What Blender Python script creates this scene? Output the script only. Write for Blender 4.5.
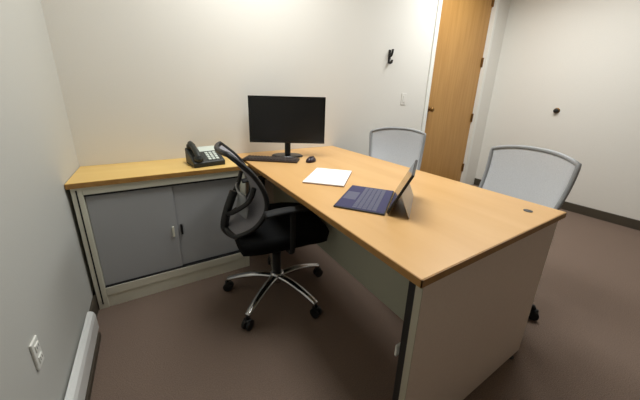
import bpy, bmesh, math, random
from mathutils import Vector, Matrix
random.seed(7)
for o in list(bpy.data.objects): bpy.data.objects.remove(o)
SC = bpy.context.scene
COL = SC.collection

# ------------------------------------------------------------------ camera
CAM_LOC = (0.387322, -2.054077, 1.166884)
PIT, ROL, YAW, FPX = -0.292717, -0.024676, -0.546146, 272.893
SX, SY = -4.155, -21.034
Rm = Matrix.Rotation(YAW, 3, 'Z') @ Matrix.Rotation(PIT, 3, 'X') @ Matrix.Rotation(ROL, 3, 'Y')
right, fwd, up = Rm.col[0], Rm.col[1], Rm.col[2]
cm = Matrix((( right.x, up.x, -fwd.x, CAM_LOC[0]),
             ( right.y, up.y, -fwd.y, CAM_LOC[1]),
             ( right.z, up.z, -fwd.z, CAM_LOC[2]), (0, 0, 0, 1)))
cd = bpy.data.cameras.new('camera'); cam = bpy.data.objects.new('camera', cd); COL.objects.link(cam)
cam.matrix_world = cm
cd.sensor_width = 36; cd.lens = FPX/640*36; cd.shift_x = -SX/640; cd.shift_y = SY/640
cd.clip_start = 0.02
SC.camera = cam

# ------------------------------------------------------------------ world, light, exposure
W = bpy.data.worlds.new('world'); SC.world = W; W.use_nodes = True
W.node_tree.nodes['Background'].inputs[0].default_value = (1, 1, 1, 1)
W.node_tree.nodes['Background'].inputs[1].default_value = 0.02
LIGHTS = [  # x, y, size x, size y, watts
    (1.08, -0.72, 0.56, 1.16, 23.5), (3.13, -0.92, 0.56, 1.16, 32)]
CEIL = 2.62
for (lx, ly, sx_, sy_, w) in LIGHTS:
    ld = bpy.data.lights.new('ceiling_panel_light', 'AREA'); ld.shape = 'RECTANGLE'
    ld.size = sx_; ld.size_y = sy_; ld.energy = w; ld.color = (0.925, 0.975, 1.0); ld.spread = math.radians(165)
    lo = bpy.data.objects.new('ceiling_panel_light', ld); lo.location = (lx, ly, CEIL-.05); COL.objects.link(lo)
VS = SC.view_settings
VS.view_transform = 'Standard'; VS.look = 'None'; VS.gamma = 1; VS.use_curve_mapping = False
VS.exposure = 0.0

# ------------------------------------------------------------------ materials
def srgb(r, g, b):
    f = lambda c: (c/255/12.92) if c/255 <= .04045 else ((c/255+.055)/1.055)**2.4
    return (f(r), f(g), f(b), 1)
def mat(name, col, rough=.5, metal=0, noise=None, bump=0, spec=.5, col2=None, scale=(1, 1, 1), alpha=None, detail=4):
    m = bpy.data.materials.new(name); m.use_nodes = True
    nt = m.node_tree; N = nt.nodes; L = nt.links; b = N['Principled BSDF']
    b.inputs['Base Color'].default_value = col
    b.inputs['Roughness'].default_value = rough; b.inputs['Metallic'].default_value = metal
    b.inputs['Specular IOR Level'].default_value = spec
    if noise:
        tc = N.new('ShaderNodeTexCoord'); mp = N.new('ShaderNodeMapping'); mp.inputs['Scale'].default_value = scale
        nz = N.new('ShaderNodeTexNoise'); nz.inputs['Scale'].default_value = noise; nz.inputs['Detail'].default_value = detail
        L.new(tc.outputs['Object'], mp.inputs[0]); L.new(mp.outputs[0], nz.inputs['Vector'])
        if col2:
            rp = N.new('ShaderNodeValToRGB'); rp.color_ramp.elements[0].position = .35; rp.color_ramp.elements[1].position = .65
            rp.color_ramp.elements[0].color = col; rp.color_ramp.elements[1].color = col2
            L.new(nz.outputs['Fac'], rp.inputs[0]); L.new(rp.outputs[0], b.inputs['Base Color'])
        if bump:
            bp = N.new('ShaderNodeBump'); bp.inputs['Strength'].default_value = bump; bp.inputs['Distance'].default_value = .003
            L.new(nz.outputs['Fac'], bp.inputs['Height']); L.new(bp.outputs[0], b.inputs['Normal'])
    if alpha is not None: b.inputs['Alpha'].default_value = alpha
    return m
M = {}
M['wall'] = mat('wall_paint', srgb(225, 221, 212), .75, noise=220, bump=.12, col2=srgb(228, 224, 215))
M['wall_side'] = mat('darker_grey_wall', srgb(194, 193, 186), .75, noise=220, bump=.12, col2=srgb(197, 196, 189))  # left wall colour, darker and greyer than the back and right walls
M['wall_far'] = mat('warm_grey_paint', srgb(150, 146, 138), .8, noise=220, bump=.12)
M['ceiling'] = mat('ceiling_tile', srgb(235, 233, 226), .9, noise=300, bump=.3)
M['carpet'] = mat('carpet', srgb(110, 94, 83), .97, noise=260, bump=.9, col2=srgb(134, 115, 102), spec=.1)
M['maple'] = mat('maple_laminate', srgb(212, 165, 105), .36, noise=9, col2=srgb(220, 176, 118), scale=(1, .12, 1), spec=.4, detail=8)
M['maple_x'] = mat('maple_laminate_crosswise', srgb(220, 181, 104), .36, noise=9, col2=srgb(227, 191, 116), scale=(.12, 1, 1), spec=.4, detail=8)
M['edge'] = mat('maple_edge_band', srgb(160, 116, 58), .45, noise=30, col2=srgb(172, 128, 68))
M['door'] = mat('door_veneer', srgb(174, 127, 66), .42, noise=6, col2=srgb(186, 140, 78), scale=(6, 1, .35), detail=8)
M['white'] = mat('white_gloss_paint', srgb(233, 232, 224), .4, noise=60, bump=.03)
M['heater'] = mat('heater_enamel', srgb(226, 226, 222), .35, noise=60, bump=.03)
M['dark_base'] = mat('dark_vinyl_baseboard', srgb(72, 64, 52), .5, noise=50, bump=.05)
M['panel'] = mat('grey_laminate_panel', srgb(232, 214, 198), .5, noise=140, col2=srgb(236, 218, 202))
M['panel_edge'] = mat('pale_panel_edge', srgb(186, 180, 160), .45, noise=140)
M['modesty'] = mat('modesty_metal', srgb(176, 176, 156), .5, noise=140)
M['cab'] = mat('cabinet_frame_paint', srgb(226, 223, 204), .45, noise=140)
M['cabdoor'] = mat('cabinet_door_grey', srgb(176, 177, 178), .5, noise=160)
M['black'] = mat('black_plastic', srgb(20, 20, 20), .45, noise=200, bump=.08)
M['blackfab'] = mat('black_fabric', srgb(18, 18, 18), .95, noise=400, bump=.6, spec=.1)
M['rubber'] = mat('black_rubber', srgb(14, 14, 14), .8, noise=100, bump=.1)
M['screen'] = mat('screen_glass', srgb(22, 22, 22), .3, noise=3, spec=.4)
M['tabscreen'] = mat('reflective_tablet_glass', srgb(40, 38, 42), .12, noise=3, spec=1.0)
M['bezel'] = mat('glossy_black_bezel', srgb(12, 12, 12), .25, noise=40)
M['chrome'] = mat('polished_aluminium', srgb(200, 200, 200), .22, 1, noise=40)
M['alu'] = mat('satin_aluminium', srgb(190, 188, 184), .38, .6, noise=80)
M['greyframe'] = mat('grey_plastic_frame', srgb(160, 161, 162), .5, noise=120, bump=.05)
M['paper'] = mat('white_paper', srgb(246, 246, 248), .8, noise=60)
M['paperedge'] = mat('red_backing_card', srgb(150, 90, 70), .8, noise=60)
M['keys'] = mat('blue_grey_fabric_keyboard', srgb(72, 70, 98), .85, noise=300, bump=.2, spec=.2)
M['keycap'] = mat('blue_grey_keycaps', srgb(88, 88, 108), .6, noise=200)
M['brass'] = mat('aged_brass', srgb(128, 92, 44), .35, .7, noise=60)
M['phone'] = mat('charcoal_phone_plastic', srgb(40, 42, 36), .5, noise=120, bump=.04)
M['phonegrey'] = mat('grey_phone_face', srgb(200, 206, 194), .4, noise=120)
M['hookm'] = mat('dark_bronze', srgb(40, 38, 34), .4, .3, noise=60)
M['keydark'] = mat('dark_keyboard_plastic', srgb(52, 40, 34), .5, noise=120)
M['brownmouse'] = mat('dark_mouse_plastic', srgb(40, 24, 34), .35, noise=60)
def mesh_fabric(name, col, alpha):
    m = mat(name, col, .8, noise=300, bump=.2, spec=.2); nt = m.node_tree; N = nt.nodes; L = nt.links
    b = N['Principled BSDF']; tc = N.new('ShaderNodeTexCoord'); ck = N.new('ShaderNodeTexVoronoi')
    ck.inputs['Scale'].default_value = 260; L.new(tc.outputs['Object'], ck.inputs['Vector'])
    mr = N.new('ShaderNodeMapRange'); mr.inputs[1].default_value = .0; mr.inputs[2].default_value = .5
    mr.inputs[3].default_value = alpha; mr.inputs[4].default_value = 1.0
    L.new(ck.outputs['Distance'], mr.inputs[0]); L.new(mr.outputs[0], b.inputs['Alpha'])
    return m
M['meshgrey'] = mesh_fabric('pale_grey_chair_mesh', srgb(222, 223, 225), .8)
M['meshdark'] = mesh_fabric('dark_chair_mesh', srgb(150, 148, 152), .7)
me_ = bpy.data.materials.new('lit_diffuser'); me_.use_nodes = True
b_ = me_.node_tree.nodes['Principled BSDF']; b_.inputs['Base Color'].default_value = (.9, .9, .85, 1)
b_.inputs['Emission Color'].default_value = (1, .95, .86, 1); b_.inputs['Emission Strength'].default_value = 3.0
M['diffuser'] = me_

# ------------------------------------------------------------------ mesh helpers
def box(bm, x0, x1, y0, y1, z0, z1, bev=0, seg=2, mtx=None):
    r = bmesh.ops.create_cube(bm, size=1); vs = r['verts']
    for v in vs:
        v.co = Vector(((x0+x1)/2+v.co.x*(x1-x0), (y0+y1)/2+v.co.y*(y1-y0), (z0+z1)/2+v.co.z*(z1-z0)))
    if bev:
        es = list({e for v in vs for e in v.link_edges})
        r2 = bmesh.ops.bevel(bm, geom=es, offset=bev, segments=seg, affect='EDGES', profile=.5)
        vs = list({v for v in r2['verts']} | {v for v in vs if v.is_valid})
    if mtx is not None:
        for v in vs: v.co = mtx @ v.co
    return vs
def tube(bm, pts, rad, seg=10, closed=False, flat=1.0, flatdir=None, caps=True):
    """sweep a (possibly flattened) circle along pts; rad number or list"""
    pts = [Vector(p) for p in pts]; n = len(pts)
    rads = rad if isinstance(rad, (list, tuple)) else [rad]*n
    rings = []; prev = None
    for i, p in enumerate(pts):
        a = pts[(i-1) % n] if (closed or i > 0) else p
        b = pts[(i+1) % n] if (closed or i < n-1) else p
        t = (b-a).normalized()
        if flatdir is not None: u = Vector(flatdir)
        elif prev is None: u = Vector((0, 0, 1)) if abs(t.z) < .9 else Vector((1, 0, 0))
        else: u = prev
        u = (u - t*u.dot(t)).normalized(); prev = u
        w = t.cross(u)
        rings.append([bm.verts.new(p + (u*math.cos(k*2*math.pi/seg)*flat + w*math.sin(k*2*math.pi/seg))*rads[i]) for k in range(seg)])
    m = n if closed else n-1
    for i in range(m):
        A, B = rings[i], rings[(i+1) % n]
        for k in range(seg): bm.faces.new((A[k], A[(k+1) % seg], B[(k+1) % seg], B[k]))
    if caps and not closed:
        bm.faces.new(list(reversed(rings[0]))); bm.faces.new(rings[-1])
def smooth_pts(pts, k=6, closed=False):
    pts = [Vector(p) for p in pts]; out = []; n = len(pts)
    rng = n if closed else n-1
    for i in range(rng):
        g = (lambda j: pts[j % n]) if closed else (lambda j: pts[max(0, min(n-1, j))])
        p0, p1, p2, p3 = g(i-1), g(i), g(i+1), g(i+2)
        for s in range(k):
            t = s/k
            out.append(.5*((2*p1)+(-p0+p2)*t+(2*p0-5*p1+4*p2-p3)*t*t+(-p0+3*p1-3*p2+p3)*t**3))
    if not closed: out.append(pts[-1])
    return out
def lathe(bm, prof, seg=24, mtx=None, cap=True):
    rings = []
    for r, z in prof:
        rings.append([bm.verts.new((r*math.cos(k*2*math.pi/seg), r*math.sin(k*2*math.pi/seg), z)) for k in range(seg)])
    for i in range(len(rings)-1):
        for k in range(seg): bm.faces.new((rings[i][k], rings[i][(k+1) % seg], rings[i+1][(k+1) % seg], rings[i+1][k]))
    if cap: bm.faces.new(list(reversed(rings[0]))); bm.faces.new(rings[-1])
    if mtx is not None:
        for rg in rings:
            for v in rg: v.co = mtx @ v.co
def grid(bm, fn, nu, nv, thick=0.004):
    """closed thin sheet from fn(u,v)->Vector"""
    P = [[fn(i/nu, j/nv) for j in range(nv+1)] for i in range(nu+1)]
    F, Bk = [], []
    for i in range(nu+1):
        fr, br = [], []
        for j in range(nv+1):
            du = P[min(i+1, nu)][j]-P[max(i-1, 0)][j]; dv = P[i][min(j+1, nv)]-P[i][max(j-1, 0)]
            nn = du.cross(dv).normalized()*thick/2
            fr.append(bm.verts.new(P[i][j]+nn)); br.append(bm.verts.new(P[i][j]-nn))
        F.append(fr); Bk.append(br)
    for i in range(nu):
        for j in range(nv):
            bm.faces.new((F[i][j], F[i+1][j], F[i+1][j+1], F[i][j+1]))
            bm.faces.new((Bk[i][j], Bk[i][j+1], Bk[i+1][j+1], Bk[i+1][j]))
    for i in range(nu):
        bm.faces.new((F[i][0], Bk[i][0], Bk[i+1][0], F[i+1][0])); bm.faces.new((F[i][nv], F[i+1][nv], Bk[i+1][nv], Bk[i][nv]))
    for j in range(nv):
        bm.faces.new((F[0][j], F[0][j+1], Bk[0][j+1], Bk[0][j])); bm.faces.new((F[nu][j], Bk[nu][j], Bk[nu][j+1], F[nu][j+1]))
def obj(name, build, m, parent=None, smooth=False, mats=None, loc=None):
    bm = bmesh.new(); build(bm)
    bmesh.ops.recalc_face_normals(bm, faces=bm.faces)
    me = bpy.data.meshes.new(name); bm.to_mesh(me); bm.free()
    me.materials.append(M[m])
    for x in (mats or []): me.materials.append(M[x])
    if smooth:
        for p in me.polygons: p.use_smooth = True
    o = bpy.data.objects.new(name, me); COL.objects.link(o)
    if parent: o.parent = parent
    if loc: o.location = loc
    return o
def thing(name, label, cat, loc=(0, 0, 0), rz=0, group=None):
    o = bpy.data.objects.new(name, None); COL.objects.link(o); o.empty_display_size = .1
    o.location = loc; o.rotation_euler = (0, 0, rz); o['label'] = label; o['category'] = cat
    if group: o['group'] = group
    return o
def tag(o, label, cat, group=None):
    o['label'] = label; o['category'] = cat
    if group: o['group'] = group
    return o
def struct(name, build, m, parent=None, **k):
    o = obj(name, build, m, parent, **k)
    if not parent: o['kind'] = 'structure'
    return o
def bx(*a, **k): return lambda bm: box(bm, *a, **k)

# ------------------------------------------------------------------ room
X1, YF = 4.335, -4.2
DL, DR, DH = 3.06, 4.03, 2.40       # door opening
struct('floor', bx(-.1, X1+.1, YF-.1, .25, -.1, 0), 'carpet')
struct('ceiling', bx(-.1, X1+.1, YF-.1, .25, CEIL, CEIL+.1), 'ceiling')
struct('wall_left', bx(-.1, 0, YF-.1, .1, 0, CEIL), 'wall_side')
struct('wall_right', bx(X1, X1+.1, YF-.1, .1, 0, CEIL), 'wall')
struct('wall_front', bx(0, X1, YF-.1, YF, 0, CEIL), 'wall_far')
def wb(bm):
    box(bm, 0, DL-.045, 0, .1, 0, CEIL); box(bm, DR+.045, X1, 0, .1, 0, CEIL); box(bm, DL-.045, DR+.045, 0, .1, DH+.045, CEIL)
struct('wall_back', wb, 'wall')
struct('baseboard_right', lambda bm: box(bm, X1-.012, X1, YF, 0, 0, .095, .003), 'dark_base')
struct('baseboard_back', lambda bm: box(bm, 0, DL-.06, -.012, 0, 0, .095, .003), 'dark_base')
struct('baseboard_left', lambda bm: box(bm, 0, .012, YF, -.012, 0, .095, .003), 'dark_base')
d = struct('door_1', lambda bm: box(bm, DL+.003, DR-.003, .035, .08, .008, DH-.003, .002), 'door')
def lever(bm):
    T = Matrix.Translation((DL+.065, .035, 1.06)) @ Matrix.Rotation(math.pi/2, 4, 'X')
    lathe(bm, [(.032, 0), (.032, .006), (.026, .01), (.012, .014), (.012, .034), (.022, .040), (.028, .052), (.027, .064), (.018, .072), (.006, .074)], 24, T)
obj('door_handle', lever, 'brass', d, smooth=False)
for hz in (.28, .95, 1.62, 2.28):
    obj('hinge', lambda bm: (tube(bm, [(DR-.004, .028, hz-.055), (DR-.004, .028, hz+.055)], .009, 10), box(bm, DR-.03, DR-.004, .031, .036, hz-.05, hz+.05)), 'brass', d)
def frame(bm):
    for x0, x1 in ((DL-.055, DL), (DR, DR+.05)): box(bm, x0, x1, -.014, 0, 0, DH+.06, .003)
    box(bm, DL, DR, -.014, 0, DH, DH+.06, .003)
    for x0, x1 in ((DL-.045, DL), (DR, DR+.045)): box(bm, x0, x1, 0, .1, 0, DH)
    box(bm, DL-.045, DR+.045, 0, .1, DH, DH+.045)
struct('trim_1', frame, 'white')
struct('wall_corridor', bx(DL-.3, DR+.3, .2, .25, 0, CEIL), 'wall')

for (lx, ly, sx_, sy_, w) in LIGHTS:
    t = thing('ceiling_light', 'recessed flat fluorescent ceiling panel ' + ('nearer the monitor wall corner' if lx < 2 else 'nearer the door side'), 'ceiling light', (lx, ly, CEIL-.03))
    def fr(bm, a=sx_/2, b=sy_/2):
        box(bm, -a-.02, a+.02, -b-.02, -b, 0, .03); box(bm, -a-.02, a+.02, b, b+.02, 0, .03)
        box(bm, -a-.02, -a, -b, b, 0, .03); box(bm, a, a+.02, -b, b, 0, .03)
    obj('frame', fr, 'white', t); obj('diffuser', lambda bm, a=sx_/2, b=sy_/2: box(bm, -a, a, -b, b, .012, .02), 'diffuser', t)

# ------------------------------------------------------------------ baseboard heater on the left wall
def hb(bm):
    prof = [(0.0, .03), (.022, .03), (.028, .04), (.028, .115), (.022, .135), (.010, .145), (0.0, .145)]
    ys = (-.575, -3.3); rings = [[bm.verts.new((x+.0125, y, z)) for x, z in prof] for y in ys]
    n = len(prof)
    for k in range(n): bm.faces.new((rings[0][k], rings[0][(k+1) % n], rings[1][(k+1) % n], rings[1][k]))
    bm.faces.new(rings[0]); bm.faces.new(list(reversed(rings[1])))
t = thing('baseboard_heater', 'long white baseboard heater low along the left wall', 'heater', (0, -.6, 0))
h = obj('cover', hb, 'heater', t); h.location = (0, .6, 0)
h = obj('base', lambda bm: box(bm, .0125, .046, -3.28, -.6, .0, .029), 'dark_base', t); h.location = (0, .6, 0)  # dark strip standing in for the shadow along the heater's foot

# wall outlet (left wall)
t = thing('wall_outlet', 'white duplex wall outlet low on the left wall above the heater', 'outlet', (0, -1.075, .40))
obj('cover_plate', lambda bm: box(bm, 0, .007, -.024, .024, -.048, .048, .003), 'white', t)
for dz in (-.021, .021):
    s_ = obj('socket', lambda bm: box(bm, .006, .010, -.013, .013, dz-.012, dz+.012, .002), 'white', t)
    obj('slots', lambda bm: (box(bm, .0095, .0104, -.007, -.005, dz-.005, dz+.006), box(bm, .0095, .0104, .005, .007, dz-.005, dz+.006)), 'black', s_)

# coat hook on the back wall
t = thing('coat_hook', 'small dark double coat hook high on the back wall left of the door', 'hook', (2.415, 0, 1.545))
obj('back_plate', lambda bm: box(bm, -.016, .016, -.006, 0, -.06, .06, .004), 'hookm', t)
obj('upper_hook', lambda bm: tube(bm, smooth_pts([(0, -.004, .0), (0, -.025, .008), (0, -.036, .035), (0, -.038, .06)]), [.010]*18+[.014], 10), 'hookm', t, smooth=True)
obj('lower_hook', lambda bm: tube(bm, smooth_pts([(0, -.004, -.03), (0, -.02, -.055), (0, -.036, -.05), (0, -.04, -.03)]), [.010]*18+[.013], 10), 'hookm', t, smooth=True)

# faint light switch on the back wall
t = thing('light_switch', 'pale blank-looking light switch plate between coat hook and door', 'switch', (2.67, 0, 1.165))
obj('cover_plate', lambda bm: box(bm, -.036, .036, -.006, 0, -.058, .058, .003), 'wall', t)
obj('rocker', lambda bm: box(bm, -.016, .016, -.010, -.005, -.032, .032, .002), 'wall', t)

# wall door stop on the right wall
t = thing('door_stop', 'small round dark door stop on the right wall', 'door stop', (X1, -.735, 1.08))
Tm = Matrix.Rotation(-math.pi/2, 4, 'Y')
obj('mounting_disc', lambda bm: lathe(bm, [(.030, 0), (.030, .006), (.024, .010)], 24, Tm), 'brass', t)
obj('bumper', lambda bm: lathe(bm, [(.020, .009), (.023, .02), (.021, .034), (.012, .04)], 24, Tm), 'hookm', t, smooth=True)

# ------------------------------------------------------------------ cabinet
CD = .379; CX0, CX1 = .016, .872
t = cab = thing('storage_cabinet', 'low grey two-door storage cabinet with maple top against back wall', 'cabinet', (.44, -.19, 0))
def cobj(name, b, m, p=None, **k):
    o = obj(name, b, m, p or cab, **k)
    if p is None: o.location = (-.44, .19, 0)
    return o
cobj('top', lambda bm: box(bm, .003, .896, -CD-.008, -.002, .712, .74, .002), 'maple_x')
cobj('edge_band', lambda bm: box(bm, .003, .896, -CD-.010, -CD-.0075, .713, .738), 'edge')
def carc(bm):
    box(bm, CX0, CX0+.045, -CD, -.02, 0, .712, .002); box(bm, CX1-.03, CX1, -CD, -.02, 0, .712, .002)
    box(bm, CX0+.045, CX1-.03, -CD, -.02, .672, .712, .002); box(bm, CX0+.045, CX1-.03, -CD, -.02, .075, .125, .002)
    box(bm, CX0+.045, CX1-.03, -.035, -.02, .125, .672)
cobj('body', carc, 'cab')
cobj('plinth', lambda bm: box(bm, CX0+.045, CX1-.03, -CD+.004, -.03, 0, .075), 'cab')
cobj('left_gap_shadow', lambda bm: box(bm, CX0+.018, CX0+.024, -CD-.0015, -CD+.0, .03, .70), 'black')  # thin black strip drawing the gap shadow between cabinet and wall
for tz0, tz1 in ((.662, .6715), (.1255, .132)):
    cobj('track', lambda bm: box(bm, CX0+.046, CX1-.031, -CD+.002, -CD+.035, tz0, tz1), 'black')
for (a, b, yy) in ((CX0+.047, .452, -CD+.014), (.440, CX1-.032, -CD+.026)):
    dd = cobj('door', lambda bm: box(bm, a, b, yy, yy+.010, .132, .662, .0015), 'cabdoor')
    hx = b-.024 if a < .3 else a+.034
    hh = obj('handle', lambda bm: (box(bm, hx-.006, hx+.006, yy-.012, yy, .345, .41, .002)), 'black' if a > .3 else 'cab', dd)
# ------------------------------------------------------------------ desk
XL, XR, YN = .914, 1.804, -1.704
desk = thing('office_desk', 'large maple-topped desk with grey end panel projecting from back wall', 'desk', (1.35, -.85, 0))
def dobj(name, b, m, p=None, **k):
    o = obj(name, b, m, p or desk, **k)
    if p is None: o.location = (-1.35, .85, 0)
    return o
dobj('desktop', lambda bm: box(bm, XL+.0028, XR-.0028, YN+.0028, -.004, .716, .74, .001), 'maple')
def eb(bm):
    box(bm, XL, XL+.003, YN, -.004, .716, .7385); box(bm, XR-.003, XR, YN, -.004, .716, .7385); box(bm, XL, XR, YN, YN+.003, .716, .7385)
dobj('edge_band', eb, 'edge')
EP = dobj('end_panel', lambda bm: box(bm, XL+.030, XR-.018, YN+.014, YN+.034, .012, .716, .0015), 'panel')
dobj('panel_edge', lambda bm: box(bm, XL+.0275, XL+.0302, YN+.0135, YN+.0345, .012, .716), 'panel_edge', EP)
for gx in (XL+.08, XR-.08):
    dobj('glide', lambda bm: lathe(bm, [(.018, 0), (.018, .004), (.008, .006), (.008, .013)], 12, Matrix.Translation((gx, YN+.024, 0))), 'black')
dobj('rear_panel', lambda bm: box(bm, XL+.018, XR-.018, -.05, -.02, .012, .71, .0015), 'panel')
dobj('modesty_panel', lambda bm: box(bm, 1.20, 1.222, YN+.05, -.05, .27, .708, .001), 'modesty')
dobj('inner_dark_plate', lambda bm: box(bm, .947, 1.199, YN+.0345, YN+.062, .012, .715, .002), 'black')  # added black plate, darkens the deep-shade corner inside the end panel
dobj('bracket', lambda bm: (box(bm, .985, 1.02, YN+.0625, YN+.095, .372, .384, .002), box(bm, .985, 1.02, YN+.0625, YN+.066, .345, .41, .001), box(bm, .978, 1.028, YN+.093, YN+.101, .362, .405, .002)), 'white')
dobj('grommet', lambda bm: lathe(bm, [(.016, .7395), (.016, .742), (.010, .743)], 20, Matrix.Translation((1.67, -1.62, 0))), 'black')

# ------------------------------------------------------------------ monitor
MC = Vector((1.235, -.245, .74)); MR = math.atan2(-.28, .48)
t = thing('computer_monitor', 'black widescreen computer monitor turned towards the swivel chair', 'monitor', MC, MR)
MW, MZ0, MZ1 = .270, .100, .425
obj('housing', lambda bm: box(bm, -MW, MW, -.012, .022, MZ0, MZ1, .005), 'bezel', t)
def bz(bm):
    box(bm, -MW, MW, -.0155, -.012, MZ1-.013, MZ1, .001); box(bm, -MW, MW, -.0155, -.012, MZ0, MZ0+.02, .001)
    box(bm, -MW, -MW+.013, -.0155, -.012, MZ0+.02, MZ1-.013); box(bm, MW-.013, MW, -.0155, -.012, MZ0+.02, MZ1-.013)
obj('bezel', bz, 'bezel', t)
obj('screen', lambda bm: box(bm, -MW+.012, MW-.012, -.0135, -.011, MZ0+.019, MZ1-.012), 'screen', t)
obj('rear_bulge', lambda bm: box(bm, -.16, .16, .02, .045, MZ0+.05, MZ1-.07, .012), 'black', t)
obj('neck', lambda bm: tube(bm, smooth_pts([(0, .02, .012), (0, .03, .06), (0, .032, .14)]), .022, 14, flat=.6, flatdir=(0, 1, 0)), 'black', t, smooth=True)
def base(bm):
    T = Matrix.Diagonal((1.25, .85, 1, 1)); lathe(bm, [(.092, .0005), (.092, .006), (.084, .012), (.03, .016)], 36, T)
obj('base', base, 'bezel', t)

# keyboard and mouse
kb = thing('computer_keyboard', 'slim dark keyboard in front of the monitor', 'keyboard', (1.075, -.325, .74), math.atan2(-.32, .42))
obj('body', lambda bm: box(bm, -.19, .19, -.055, .055, .001, .014, .004), 'keydark', kb)
def caps(bm):
    for r in range(5):
        for c in range(16):
            x = -.178+c*.0223; y = -.044+r*.0195
            box(bm, x, x+.019, y, y+.0165, .0135, .019, .0015, 1)
obj('keys', caps, 'keydark', kb)['kind'] = 'stuff'
ms = thing('computer_mouse', 'dark computer mouse beside the monitor base', 'mouse', (1.305, -.475, .74), -1.0)
def msb(bm):
    bmesh.ops.create_uvsphere(bm, u_segments=20, v_segments=12, radius=1)
    for v in bm.verts: v.co = Vector((v.co.x*.03, v.co.y*.052, max(0.001, v.co.z*.034 + .002)))
obj('shell', msb, 'brownmouse', ms, smooth=True)
obj('scroll_wheel', lambda bm: lathe(bm, [(.004, -.004), (.009, -.003), (.009, .003), (.004, .004)], 16, Matrix.Translation((0, .028, .026)) @ Matrix.Rotation(math.pi/2, 4, 'Y')), 'rubber', ms)

# paper pad
pp = thing('paper_pad', 'white pad of papers lying on the desk between monitor and tablet', 'notepad', (1.205, -.848, .74), math.atan2(.235, .24))
obj('backing', lambda bm: box(bm, -.15, .15, -.108, .108, .0005, .003), 'paperedge', pp)
obj('sheets', lambda bm: [box(bm, -.149+.001*math.sin(i*2), .149+.001*math.sin(i), -.107, .107+.001*math.cos(i*3), .003+i*.0015, .0045+i*.0015) for i in range(4)], 'paper', pp)

# tablet laptop
tab = thing('tablet_laptop', 'tablet computer on kickstand with dark blue fabric keyboard cover', 'tablet', (1.226, -1.288, .74), math.radians(37))
# local frame: x along hinge (towards far end), -y?  +y towards the user side (left/back of the room)
KW = .149
obj('keyboard_cover', lambda bm: box(bm, -KW, KW, .0, .205, .001, .007, .002), 'black', tab)
obj('keyboard_face', lambda bm: box(bm, -KW+.004, KW-.004, .004, .201, .0068, .008), 'keys', tab)
def tk(bm):
    for r in range(5):
        for c in range(14):
            x = -.1365+c*.0195; y = .035+(4-r)*.0198
            box(bm, x, x+.0175, y, y+.0172, .0078, .0092, .0006, 1)
obj('keys', tk, 'keycap', tab)['kind'] = 'stuff'
obj('trackpad', lambda bm: box(bm, -.05, .05, .140, .195, .0078, .0084), 'keycap', tab)
LA = math.radians(25)
Ts = Matrix.Translation((0, -.004, .009)) @ Matrix.Rotation(LA, 4, 'X')
bd = obj('screen_body', lambda bm: box(bm, -.140, .140, -.0095, 0, 0, .178, .002, mtx=Ts), 'black', tab)
obj('display', lambda bm: box(bm, -.136, .136, -.0005, .0008, .004, .174, mtx=Ts), 'tabscreen', bd)
Tk = Ts @ Matrix.Translation((0, -.0095, .09)) @ Matrix.Rotation(math.radians(-48), 4, 'X')
obj('kickstand', lambda bm: box(bm, -.138, .138, -.002, 0, -.0925, 0, mtx=Tk), 'alu', tab)

# desk phone
ph = thing('desk_phone', 'dark desk telephone with handset on the cabinet top', 'telephone', (.665, -.235, .74), math.radians(8))
def pb(bm):
    vs = box(bm, -.095, .095, -.09, .09, 0, .03, .006)
    for v in vs:
        if v.co.z > .015: v.co.z += (v.co.y+.09)*.38
obj('base', pb, 'phone', ph)
def tilt(x, y, z): return Vector((x, y, z+(y+.09)*.38))
def keyp(bm):
    for r in range(4):
        for c in range(3):
            vs = box(bm, .0+c*.024, .018+c*.024, -.07+r*.022, -.054+r*.022, .029, .034, .001, 1)
            for v in vs: v.co.z += (v.co.y+.09)*.38
obj('keypad', keyp, 'phonegrey', ph)['kind'] = 'stuff'
def disp(bm):
    vs = box(bm, -.03, .088, .025, .08, .029, .033, .001, 1)
    for v in vs: v.co.z += (v.co.y+.09)*.38
obj('display', disp, 'phonegrey', ph)
def hs(bm):
    tube(bm, smooth_pts([(-.06, -.085, .058), (-.06, -.05, .082), (-.06, .0, .100), (-.06, .05, .118), (-.06, .085, .122)]), .017, 12)
    lathe(bm, [(.02, 0), (.027, .01), (.026, .03), (.015, .035)], 18, Matrix.Translation((-.06, -.068, .033)))
    lathe(bm, [(.02, 0), (.027, .01), (.026, .03), (.015, .035)], 18, Matrix.Translation((-.06, .072, .088)))
obj('handset', hs, 'phone', ph, smooth=True)

# ------------------------------------------------------------------ swivel chair
# local frame: +x is the direction the sitter faces
sw = thing('swivel_chair', 'black mesh-back swivel chair with polished star base tucked at the desk', 'office chair', (.935, -.725, 0), math.radians(-6))
HANG = [math.radians(a) for a in (223, 297, 9, 81, 153)]
for a in HANG:
    c, s = math.cos(a), math.sin(a)
    def leg(bm, c=c, s=s):
        P = smooth_pts([(c*.02, s*.02, .125), (c*.12, s*.12, .125), (c*.22, s*.22, .108), (c*.305, s*.305, .082)])
        n = len(P); tube(bm, P, [.027-.009*i/(n-1) for i in range(n)], 12, flat=.65, flatdir=(0, 0, 1))
    lg = obj('leg', leg, 'chrome', sw, smooth=True)
    def cst(bm, c=c, s=s):
        for k in (-1, 1):
            T = Matrix.Translation((c*.305-s*.014*k, s*.305+c*.014*k, .028)) @ Matrix.Rotation(math.atan2(s, c), 4, 'Z') @ Matrix.Rotation(math.pi/2, 4, 'X')
            lathe(bm, [(.016, -.009), (.027, -.007), (.028, 0), (.027, .007), (.016, .009)], 20, T)
        tube(bm, [(c*.305, s*.305, .03), (c*.305, s*.305, .08)], .008, 10)
        box(bm, c*.305-.018, c*.305+.018, s*.305-.018, s*.305+.018, .045, .062, .006)
    obj('castor', cst, 'black', lg)
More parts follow.
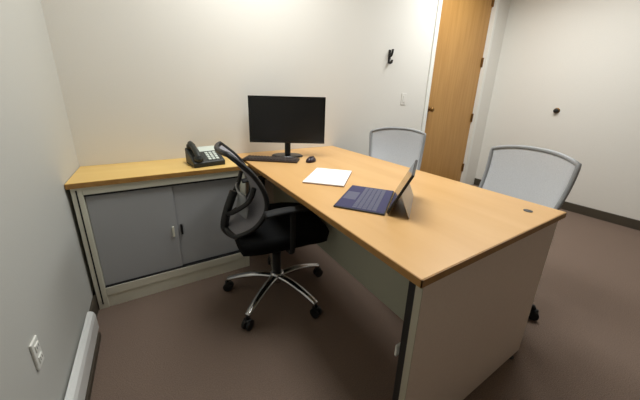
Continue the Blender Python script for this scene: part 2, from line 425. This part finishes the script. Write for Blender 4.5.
obj('hub', lambda bm: lathe(bm, [(.04, .095), (.045, .11), (.04, .145), (.03, .155)], 24), 'chrome', sw, smooth=True)
obj('gas_lift', lambda bm: lathe(bm, [(.026, .15), (.026, .28), (.016, .281), (.016, .40)], 20), 'black', sw)
obj('tilt_mechanism', lambda bm: box(bm, -.13, .10, -.07, .07, .385, .43, .012), 'black', sw)
def seat(bm):
    def f(u, v):
        x = -.24+.48*u; y = -.24+.48*v
        r = 1-.18*abs(2*v-1)**4*abs(2*u-1)**2
        return Vector((x*(1-.06*abs(2*v-1)**4), y*(1-.1*abs(2*u-1)**4), .462 + .012*math.cos((2*v-1)*1.5) - .03*max(0, u-.75)*4*.5))
    grid(bm, f, 16, 16, .06)
obj('seat', seat, 'blackfab', sw, smooth=True)
# backrest profile (x, z) in the chair frame, from bottom to top
PROF = [(-.275, .50), (-.19, .54), (-.135, .61), (-.125, .68), (-.15, .76), (-.205, .84), (-.285, .915)]
PS = smooth_pts([(a, 0, b) for a, b in PROF], 6)
def bp(u, v):
    i = v*(len(PS)-1); k = int(min(i, len(PS)-2)); p = PS[k].lerp(PS[k+1], i-k)
    w = .188*(1-.18*(2*v-1)**4) - .02*(1-v)
    y = (2*u-1)*w
    return Vector((p.x + .03*(2*u-1)**2, y, p.z))
obj('back_mesh', lambda bm: grid(bm, lambda u, v: bp(u, v), 14, 36, .004), 'meshdark', sw, smooth=True)
def rim(bm):
    pts = [bp(0, j/30) for j in range(31)] + [bp(i/10, 1) for i in range(1, 10)] + [bp(1, 1-j/30) for j in range(31)] + [bp(1-i/10, 0) for i in range(1, 10)]
    tube(bm, pts, .0125, 10, closed=True)
obj('back_frame', rim, 'black', sw, smooth=True)
def spine(bm):
    tube(bm, smooth_pts([(-.10, 0, .41), (-.21, 0, .43), (-.275, 0, .49), (-.262, 0, .58), (-.22, 0, .69)]), .022, 12)
    for s in (-1, 1):
        tube(bm, smooth_pts([(-.262, 0, .57), (-.235, s*.08, .61), (-.175, s*.15, .68), (-.15, s*.165, .75)]), .012, 10)
obj('back_support', spine, 'black', sw, smooth=True)
def lum(bm):
    grid(bm, lambda u, v: Vector((-.205+.02*(2*u-1)**2+.01*math.sin(v*3.1), (2*u-1)*.12, .58+.12*v)), 10, 6, .008)
obj('lumbar_pad', lum, 'greyframe', sw, smooth=True)
for s in (-1, 1):
    ar = obj('armrest', lambda bm: tube(bm, smooth_pts([(-.13, s*.275, .655), (-.05, s*.275, .662), (.05, s*.275, .662), (.12, s*.272, .655)]), .032, 12, flat=.35, flatdir=(0, 0, 1)), 'rubber', sw, smooth=True)
    obj('arm_post', lambda bm: tube(bm, smooth_pts([(0, s*.10, .42), (0, s*.24, .42), (0, s*.278, .47), (0, s*.278, .65)]), .014, 12, flat=.6, flatdir=(0, 1, 0)), 'rubber', ar, smooth=True)

# ------------------------------------------------------------------ guest chairs (local +x = facing)
def guest(label, loc, rz, base_rot):
    g = thing('guest_chair', label, 'chair', loc, rz, 'grey mesh guest chairs on the far side of the desk')
    def gseat(bm):
        grid(bm, lambda u, v: Vector(((-.21+.44*u), (-.23+.46*v)*(1-.08*abs(2*u-1)**4), .455+.01*math.cos((2*v-1)*1.5)-.02*max(0, u-.8)*5)), 14, 14, .05)
    obj('seat', gseat, 'blackfab', g, smooth=True)
    def q(u, v):
        w = .232*(1-.10*(1-v)**1.5)
        return Vector((-.23 - .085*v - .02*math.sin(v*3.1) + .045*(2*u-1)**2, (2*u-1)*w, .55 + .362*v - .035*abs(2*u-1)**2.5*v))
    obj('back_mesh', lambda bm: grid(bm, q, 14, 16, .004), 'meshgrey', g, smooth=True)
    def rm(bm):
        pts = [q(0, j/14) for j in range(15)] + [q(i/12, 1) for i in range(1, 12)] + [q(1, 1-j/14) for j in range(15)] + [q(1-i/12, 0) for i in range(1, 12)]
        tube(bm, pts, .0115, 10, closed=True)
    obj('back_frame', rm, 'greyframe', g, smooth=True)
    obj('back_support', lambda bm: tube(bm, smooth_pts([(-.08, 0, .415), (-.22, 0, .42), (-.275, 0, .47), (-.275, 0, .60)]), .022, 12), 'black', g, smooth=True)
    obj('tilt_mechanism', lambda bm: box(bm, -.11, .09, -.07, .07, .385, .432, .012), 'black', g)
    obj('gas_lift', lambda bm: lathe(bm, [(.035, .09), (.038, .12), (.026, .15), (.026, .27), (.015, .271), (.015, .39)], 20), 'black', g)
    for k in range(5):
        a = base_rot - rz + k*math.radians(72); c, s_ = math.cos(a), math.sin(a)
        def leg(bm):
            P = smooth_pts([(c*.02, s_*.02, .115), (c*.12, s_*.12, .115), (c*.22, s_*.22, .098), (c*.335, s_*.335, .075)])
            n = len(P); tube(bm, P, [.024-.009*i/(n-1) for i in range(n)], 12, flat=.6, flatdir=(0, 0, 1))
        lg = obj('leg', leg, 'black', g, smooth=True)
        def cst(bm):
            for k2 in (-1, 1):
                T = Matrix.Translation((c*.335-s_*.014*k2, s_*.335+c*.014*k2, .028)) @ Matrix.Rotation(a, 4, 'Z') @ Matrix.Rotation(math.pi/2, 4, 'X')
                lathe(bm, [(.016, -.009), (.027, -.007), (.028, 0), (.027, .007), (.016, .009)], 20, T)
            tube(bm, [(c*.335, s_*.335, .03), (c*.335, s_*.335, .075)], .008, 10)
            box(bm, c*.335-.018, c*.335+.018, s_*.335-.018, s_*.335+.018, .045, .062, .006)
        obj('castor', cst, 'rubber', lg)
    return g
guest('grey mesh guest chair nearer the door, behind the tablet', (2.075, -.515, 0), math.radians(223), math.radians(20))
guest('grey mesh guest chair at the near right corner of the desk', (1.945, -1.322, 0), math.radians(168), math.radians(-63))
